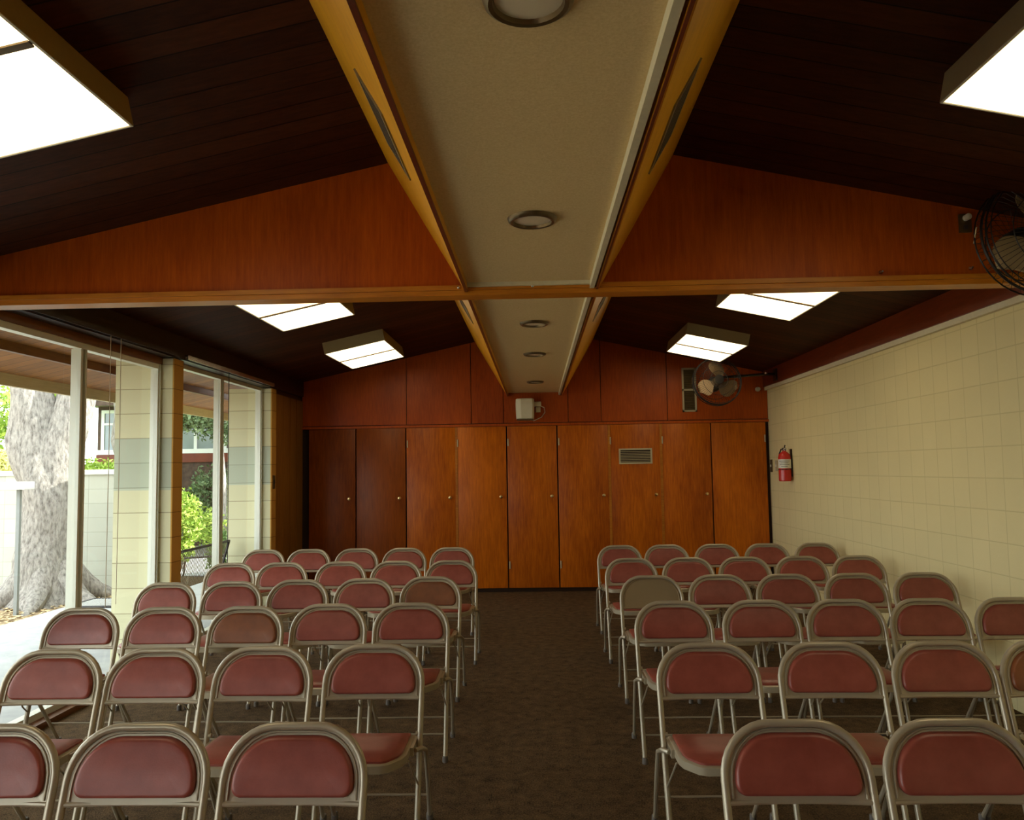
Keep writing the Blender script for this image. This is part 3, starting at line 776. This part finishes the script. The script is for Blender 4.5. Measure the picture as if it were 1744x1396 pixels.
v = empty('wall_vent', (1.915, YF, 2.46), 'tall narrow beige wall vent with two dark louvred halves beside the far fan', 'vent')
b = MB(); w2, h2 = 0.088, 0.275
for q in ((-w2, w2, -h2, -h2+0.022), (-w2, w2, h2-0.022, h2), (-w2, w2, -0.012, 0.012), (-w2, -w2+0.022, -h2, h2), (w2-0.022, w2, -h2, h2)):
    b.box(q[0], q[1], -0.014, 0.0, q[2], q[3])
b.build('frame', 'vent_metal', v, smooth=False)
b = MB()
for k in range(24):
    z = -h2+0.03+k*0.0222
    if abs(z) > 0.018: b.prism([(-0.011, z-0.004), (-0.008, z-0.006), (-0.001, z+0.006), (-0.004, z+0.008)], 'x', -w2+0.022, w2-0.022)
b.box(-w2+0.02, w2-0.02, -0.0015, -0.0005, -h2+0.02, h2-0.02)
b.build('louvres', 'bronze', v, smooth=False)
o = MB().lathe([(0.03, 0), (0.03, -0.01), (0.018, -0.03), (0.022, -0.06), (0.01, -0.065)], (2.76, YF, 2.45), 'y', 14).build('wall_sensor', 'beige_plastic')
tag(o, 'small beige sensor on the upper panels beside the block wall', 'sensor')

for y, h_, l in ((9.83, 0.15, 'brown switch plate on the block wall, nearer the wood corner'), (9.62, 0.13, 'beige switch plate on the block wall, beside the brown one')):
    o = MB().bevbox(XR-0.010, XR, y-0.04, y+0.04, 1.50-h_/2, 1.50+h_/2, 0.002).build('switch_plate', 'bronze' if y > 9.7 else 'vent_metal'); tag(o, l, 'switch')
    MB().box(XR-0.02, XR-0.009, y-0.008, y+0.008, 1.485, 1.515).build('toggle', 'paper', o)

ex = empty('fire_extinguisher', (XR-0.085, 9.05, 1.325), 'red fire extinguisher hanging on the cream block wall', 'fire extinguisher')
MB().lathe([(0.060, 0), (0.068, 0.01), (0.068, 0.27), (0.060, 0.30), (0.035, 0.325), (0.022, 0.335), (0.022, 0.345)], (0, 0, 0), 'z', 28).build('cylinder', 'red_paint', ex)
b = MB(); 
vs = []; fs = []; sg = 18
for z in (0.145, 0.245):
    for rr in (0.0685, 0.0695):
        for k in range(sg+1):
            a = math.radians(170 + 180*k/sg); vs.append((rr*math.cos(a), rr*math.sin(a), z))
n = sg+1
for k in range(sg): fs += [(n+k, n+k+1, 3*n+k+1, 3*n+k), (k, 2*n+k, 2*n+k+1, k+1)]
b.add(vs, fs); lb = b.build('label_sticker', 'paper', ex)
b = MB()
for z, a0, a1 in ((0.225, 200, 300), (0.205, 215, 290), (0.185, 205, 300), (0.165, 220, 280)):
    vs = []; fs = []
    for zz in (z-0.003, z+0.003):
        for k in range(9): a = math.radians(a0+(a1-a0)*k/8); vs.append((0.0702*math.cos(a), 0.0702*math.sin(a), zz))
    fs = [(k, k+1, 9+k+1, 9+k) for k in range(8)]; b.add(vs, fs)
b.build('printed_lines', 'ink', lb)
b = MB(); b.bevbox(-0.02, 0.02, -0.02, 0.02, 0.345, 0.375, 0.004); b.tube([(0, -0.01, 0.372), (-0.01, -0.07, 0.40)], 0.007, 6); b.tube([(0, -0.01, 0.36), (-0.01, -0.075, 0.352)], 0.007, 6)
b.build('valve_handle', 'black_metal', ex)
MB().lathe([(0.014, 0), (0.014, -0.012)], (0.0, -0.02, 0.358), 'y', 12).build('gauge', 'paper', ex)
MB().tube([(0.0, 0.02, 0.36), (-0.015, 0.06, 0.36), (-0.03, 0.08, 0.31), (-0.03, 0.078, 0.2), (-0.028, 0.076, 0.05)], [0.008, 0.008, 0.008, 0.009, 0.012], 8).build('hose', 'black_metal', ex)
b = MB(); b.box(0.070, 0.084, -0.02, 0.02, 0.05, 0.36); b.tube([(0.078, 0, 0.15), (0.05, -0.05, 0.135), (0, -0.0715, 0.13), (-0.05, -0.05, 0.13), (-0.0715, 0, 0.13), (-0.05, 0.05, 0.135), (0.07, 0.03, 0.15)], 0.004, 5)
b.build('wall_bracket', 'black_metal', ex)

# ---------------------------------------------------------------- outside
g = MB().box(-5.55, XL-0.13, YB-3, 9.4, -0.10, -0.02).build('ground_patio', 'concrete', smooth=False); tag(g, 'pale concrete patio just outside the windows', 'patio', kind='structure')
g = MB().prism([(-5.25, 9.4), (XL-0.13, 9.4), (XL-0.13, 30), (-10.0, 30), (-7.2, 16.5), (-5.5, 11.6)], 'z', -0.10, -0.022).build('ground_path', 'concrete', smooth=False)
tag(g, 'sunlit pale concrete path leading away past the garden wall', 'path', kind='structure')
g = MB().box(-40, 12, -15, 60, -0.25, -0.075).build('ground_garden', 'soil', smooth=False); tag(g, 'brown bare soil under the big tree', 'ground', kind='structure')
g = MB().box(-40, -8.2, 11.3, 60, -0.08, -0.05).build('ground_lawn', 'lawn', smooth=False); tag(g, 'green grass beyond the garden wall', 'lawn', kind='structure')
lt = MB(); random.seed(3)
for k in range(5200):
    x = random.uniform(-10.5, -5.56); y = random.uniform(4.5, 10.9)
    if random.random() < 0.25: x = random.uniform(-5.56, -5.0); y = random.uniform(9.42, 10.9)
    a = random.uniform(0, PI); l_, w_ = random.uniform(0.03, 0.07), random.uniform(0.012, 0.03); z = -0.07 + random.uniform(0.0, 0.02)
    c_, s_ = math.cos(a), math.sin(a)
    lt.add([(x-l_*c_, y-l_*s_, z), (x+w_*s_, y-w_*c_, z+0.012), (x+l_*c_, y+l_*s_, z), (x-w_*s_, y+w_*c_, z+0.012)], [(0, 1, 2, 3)])
tag(lt.build('leaf_litter', 'litter', normals=False), 'dry tan leaves scattered on the soil around the tree', 'leaves', kind='stuff')

gw = empty('garden_wall', (-9.9, 11.1, -0.08), 'pale block garden wall behind the big tree', 'garden wall')
MB().box(-7.0, 4.70, -0.1, 0.1, 0, 1.60).build('block_face', 'garden_block', gw, smooth=False)
MB().bevbox(-7.0, 4.73, -0.13, 0.13, 1.60, 1.67, 0.01).build('coping', 'alu_white', gw)

def branch(mb, pts, rs, seg=14):
    """tube with lumpy radius along a smooth path"""
    P = [Vector(p) for p in pts]; out = []; rr = []
    n = len(P)
    for i in range(n-1):
        p0, p1, p2, p3 = P[max(0, i-1)], P[i], P[i+1], P[min(n-1, i+2)]
        for k in range(5):
            t_ = k/5; t2, t3 = t_*t_, t_**3
            out.append(0.5*((2*p1)+(-p0+p2)*t_+(2*p0-5*p1+4*p2-p3)*t2+(-p0+3*p1-3*p2+p3)*t3)); rr.append(rs[i]*(1-t_)+rs[i+1]*t_)
    out.append(P[-1]); rr.append(rs[-1])
    o0 = len(mb.v); mb.tube(out, rr, seg)
    for i in range(o0, len(mb.v)):
        v = Vector(mb.v[i]); k = (i-o0)//seg
        if k < len(out):
            c_ = out[k]; d = v-c_
            s_ = 1+0.10*math.sin(v.z*5+d.x*9)+0.07*math.sin(d.y*21+v.z*3)+random.uniform(-0.04, 0.04); mb.v[i] = tuple(c_+d*s_)
def foliage(name, spots, n, mat, parent=None, ls=0.05, seed=1):
    random.seed(seed); mb = MB(); tot = sum(s[3]**2 for s in spots)
    for (x, y, z, R, sx, sz) in spots:
        for k in range(int(n*R*R/tot)):
            while True:
                p = Vector((random.uniform(-1, 1), random.uniform(-1, 1), random.uniform(-1, 1)))
                if 0.001 < p.length < 1: break
            p = p.normalized()*(random.uniform(0.55, 1.0)*(0.88+0.12*math.sin(7*p.x+5*p.z)))
            c_ = Vector((x+p.x*R*sx, y+p.y*R*sx, z+p.z*R*sz))
            a = Vector((random.gauss(0, 1), random.gauss(0, 1), random.gauss(0, 1))).normalized()
            b_ = a.cross(Vector((random.gauss(0, 1), random.gauss(0, 1), random.gauss(0, 1)))).normalized()
            l_ = ls*random.uniform(0.6, 1.3)
            mb.add([c_-a*l_, c_-b_*l_*0.45, c_+a*l_, c_+b_*l_*0.45], [(0, 1, 2, 3)])
    return mb.build(name, mat, parent, normals=False)

tr = empty('tree', (-6.2, 9.95, -0.08), 'huge old tree with rough grey bark just outside the window, trunk forking above', 'tree')
random.seed(5); b = MB()
branch(b, [(0.0, 0, -0.05), (0.0, 0, 0.25), (-0.02, 0, 0.8), (-0.05, 0, 1.4), (-0.22, 0, 2.1), (-0.30, 0.0, 2.8), (-0.55, 0.1, 4.2), (-0.9, 0.1, 6.0)],
       [0.66, 0.42, 0.31, 0.30, 0.29, 0.25, 0.2, 0.14], 22)
branch(b, [(-0.0, 0, 1.2), (0.10, 0.05, 1.8), (0.18, 0.1, 2.4), (0.35, 0.2, 3.2), (0.5, 0.3, 4.4), (0.9, 0.5, 5.8)], [0.22, 0.24, 0.24, 0.22, 0.17, 0.11], 18)
for a in range(7):
    an = a*2*PI/7+0.55; c_, s_ = math.cos(an), math.sin(an)
    branch(b, [(0.2*c_, 0.2*s_, 0.45), (0.45*c_, 0.45*s_, 0.16), (0.75*c_, 0.75*s_, 0.02), (1.1*c_, 1.1*s_, -0.05)], [0.16, 0.12, 0.08, 0.03], 10)
b.build('trunk', 'bark', tr)
foliage('crown', [(-0.8, 0.2, 6.6, 1.8, 1.3, 0.8), (1.2, 0.6, 6.4, 1.5, 1.3, 0.8), (-2.4, 0.4, 6.0, 1.2, 1.2, 0.8)], 5000, 'leaf_mid', tr, 0.10, 2)

tr2 = empty('tree', (-7.0, 13.6, -0.08), 'pale tree trunk standing behind the garden wall', 'tree')
random.seed(9); b = MB()
branch(b, [(0.25, 0, 0), (0.22, 0, 1.0), (0.15, 0, 2.0), (-0.05, 0, 3.2), (-0.3, 0, 5.0), (-0.4, 0, 6.5)], [0.62, 0.5, 0.42, 0.36, 0.28, 0.18], 18)
b.build('trunk', 'bark', tr2)

def bush(loc, spots, n, mat, label, ls=0.05, seed=1, name='bush', cat='bush'):
    r = empty(name, loc, label, cat)
    b = MB(); random.seed(seed+50)
    for k in range(5):
        a = k*2*PI/5; b.tube([(0.03*math.cos(a), 0.03*math.sin(a), 0), (spots[0][3]*0.35*math.cos(a), spots[0][3]*0.35*math.sin(a), spots[0][2]*0.9)], [0.02, 0.008], 6)
    b.build('stems', 'bark', r)
    foliage('leaves', spots, n, mat, r, ls, seed); return r
bush((-9.0, 13.0, -0.08), [(0, 0, 1.9, 0.9, 1.1, 1.0), (0.5, 0, 2.7, 0.7, 1.0, 0.9), (-1.2, 0, 2.2, 0.9, 1.1, 1.0)], 5000, 'leaf_light', 'green leafy bush behind the garden wall at the left edge', 0.06, 21)
bush((-8.25, 12.0, -0.08), [(-0.1, 0, 1.75, 0.5, 1.2, 0.7)], 2600, 'leaf_yellow', 'yellow flowering bush just over the garden wall', 0.045, 22)
bush((-5.80, 12.9, -0.05), [(0, 0, 0.85, 0.34, 0.95, 1.5), (-0.1, 0, 0.35, 0.32, 1.0, 0.9)], 3400, 'leaf_light', 'bright yellow green upright bush beside the sunlit path', 0.04, 23)
bush((-6.15, 15.6, -0.05), [(0, 0, 0.5, 0.6, 1.6, 0.8)], 2800, 'leaf_light', 'low bright green bush at the far side of the path', 0.04, 24)
bush((-4.55, 11.6, -0.05), [(0, 0, 0.35, 0.42, 0.8, 1.0)], 2200, 'leaf_mid', 'small dark green plant at the right edge of the path', 0.035, 25)
bush((-8.6, 15.3, -0.08), [(0, 0, 1.45, 0.75, 1.5, 0.75)], 3600, 'leaf_light', 'yellow green bush under the window of the house beyond the wall', 0.05, 26)
bush((-6.9, 16.9, -0.05), [(0, 0, 0.9, 0.6, 1.4, 1.5), (1.1, 0.0, 0.85, 0.55, 1.4, 1.5)], 7000, 'leaf_dark', 'dark clipped hedge against the house beyond the path', 0.05, 27, 'hedge', 'hedge')

tr3 = empty('tree', (-6.4, 15.2, -0.05), 'slim shade tree with hanging dull green leaves by the path', 'tree')
b = MB(); random.seed(2); branch(b, [(0.3, 0, 0), (0.32, 0, 1.2), (0.2, 0, 2.6), (0, 0, 4.2)], [0.10, 0.085, 0.07, 0.04], 12); b.build('trunk', 'bark', tr3)
foliage('crown', [(-0.7, 0.2, 2.9, 0.8, 1.1, 0.8), (0.4, 0, 2.7, 0.75, 1.2, 0.8), (-0.2, 0.2, 3.8, 1.0, 1.4, 0.8)], 14000, 'leaf_dark', tr3, 0.05, 31)

# house beyond
hs = empty('house', (-8.0, 17.6, -0.08), 'low dark house with white framed windows beyond the garden', 'house')
MB().box(-1.9, 6.5, 0, 4.0, 0, 3.3).build('wall', 'dark_siding', hs, smooth=False)
MB().prism([(-1.3, 3.15), (-1.3, 3.30), (2.0, 4.5), (5.3, 3.30), (5.3, 3.15)], 'x', -2.1, 7.1).build('roof', 'shingle', hs, smooth=False)
MB().box(-2.1, 7.1, -1.36, -1.31, 3.05, 3.30).build('fascia_board', 'dark_siding', hs, smooth=False)
MB().box(-1.9, 6.5, -0.06, -0.001, 2.06, 2.16).build('sill_rail', 'alu_white', hs, smooth=False)
for k in range(5):
    x = -1.8+k*1.46
    fr = MB()
    for q in ((x, x+0.07, 2.16, 3.06), (x+1.33, x+1.40, 2.16, 3.06), (x+0.07, x+1.33, 2.99, 3.06), (x+0.66, x+0.73, 2.16, 2.99), (x+0.07, x+1.33, 2.72, 2.77)): fr.box(q[0], q[1], -0.045, -0.002, q[2], q[3])
    fr = fr.build('window_frame', 'alu_white', hs, smooth=False)
    MB().box(x+0.07, x+1.33, -0.02, -0.005, 2.16, 2.99).build('pane', 'far_glass', fr, smooth=False)
MB().box(-1.9, 6.5, -0.05, -0.001, 1.86, 2.055).build('sill_board', 'red_board', hs, smooth=False)

pp = MB().box(-4.20, -4.08, 11.0, 11.12, -0.02, 2.3).build('patio_post', 'brown_board', smooth=False)
tag(pp, 'brown wooden post holding the far end of the patio roof', 'post')

lp = empty('path_light', (-6.0, 9.05, -0.08), 'white box topped path light on a thin post before the tree', 'path light')
MB().box(-0.02, 0.02, -0.02, 0.02, 0, 1.44).build('post', 'post_grey', lp)
MB().bevbox(-0.13, 0.15, -0.14, 0.05, 1.44, 1.53, 0.006).build('lamp_box', 'alu_white', lp)

def bench(loc, label, L=1.5):
    r = empty('garden_bench', loc, label, 'bench')
    fr = MB()
    for s in (0, L):
        fr.tube([(-0.40, s, 0), (-0.40, s, 0.42), (0.0, s, 0.42), (0.10, s, 0.80)], 0.014, 8); fr.tube([(0.02, s, 0), (0.0, s, 0.42)], 0.014, 8)
        fr.tube([(-0.40, s, 0.42), (-0.38, s, 0.62), (0.05, s, 0.64)], 0.012, 8)
    fr.tube([(0.10, 0, 0.80), (0.10, L, 0.80)], 0.014, 8); fr.tube([(-0.4, 0, 0.42), (-0.4, L, 0.42)], 0.014, 8)
    fr.build('frame', 'black_metal', r)
    m = MB()
    for k in range(1, int(L/0.035)):
        y = k*0.035; m.tube([(-0.40, y, 0.43), (-0.2, y, 0.415), (0.0, y, 0.42), (0.10, y, 0.80)], 0.004, 5)
    m.build('slats', 'bronze', r); return r
bench((-3.45, 7.38, -0.02), 'dark slatted metal bench outside the farther window', 1.2)
tb = empty('garden_table', (-3.80, 7.02, -0.02), 'low wire topped patio table with a black tube rim outside the nearer window', 'table')
b = MB(); w, d, h, r_ = 0.27, 0.22, 0.40, 0.06
lp_ = []
for cx_, cy_, a0 in ((w-r_, d-r_, 0), (-w+r_, d-r_, 90), (-w+r_, -d+r_, 180), (w-r_, -d+r_, 270)):
    for k in range(5): a = math.radians(a0+22.5*k); lp_.append((cx_+r_*math.cos(a), cy_+r_*math.sin(a), h))
b.tube(lp_, 0.011, 8, closed=True)
for sx in (-1, 1):
    for sy in (-1, 1): b.tube([(sx*(w-0.03), sy*(d-0.03), h), (sx*(w-0.01), sy*(d-0.01), 0)], 0.009, 8)
b.build('frame', 'black_metal', tb)
b = MB()
for k in range(-9, 10): b.tube([(k*0.028, -d, h+0.004), (k*0.028, d, h+0.004)], 0.0022, 4)
for k in range(-8, 9): b.tube([(-w, k*0.028, h+0.002), (w, k*0.028, h+0.002)], 0.0022, 4)
b.build('mesh_top', 'alu_white', tb)
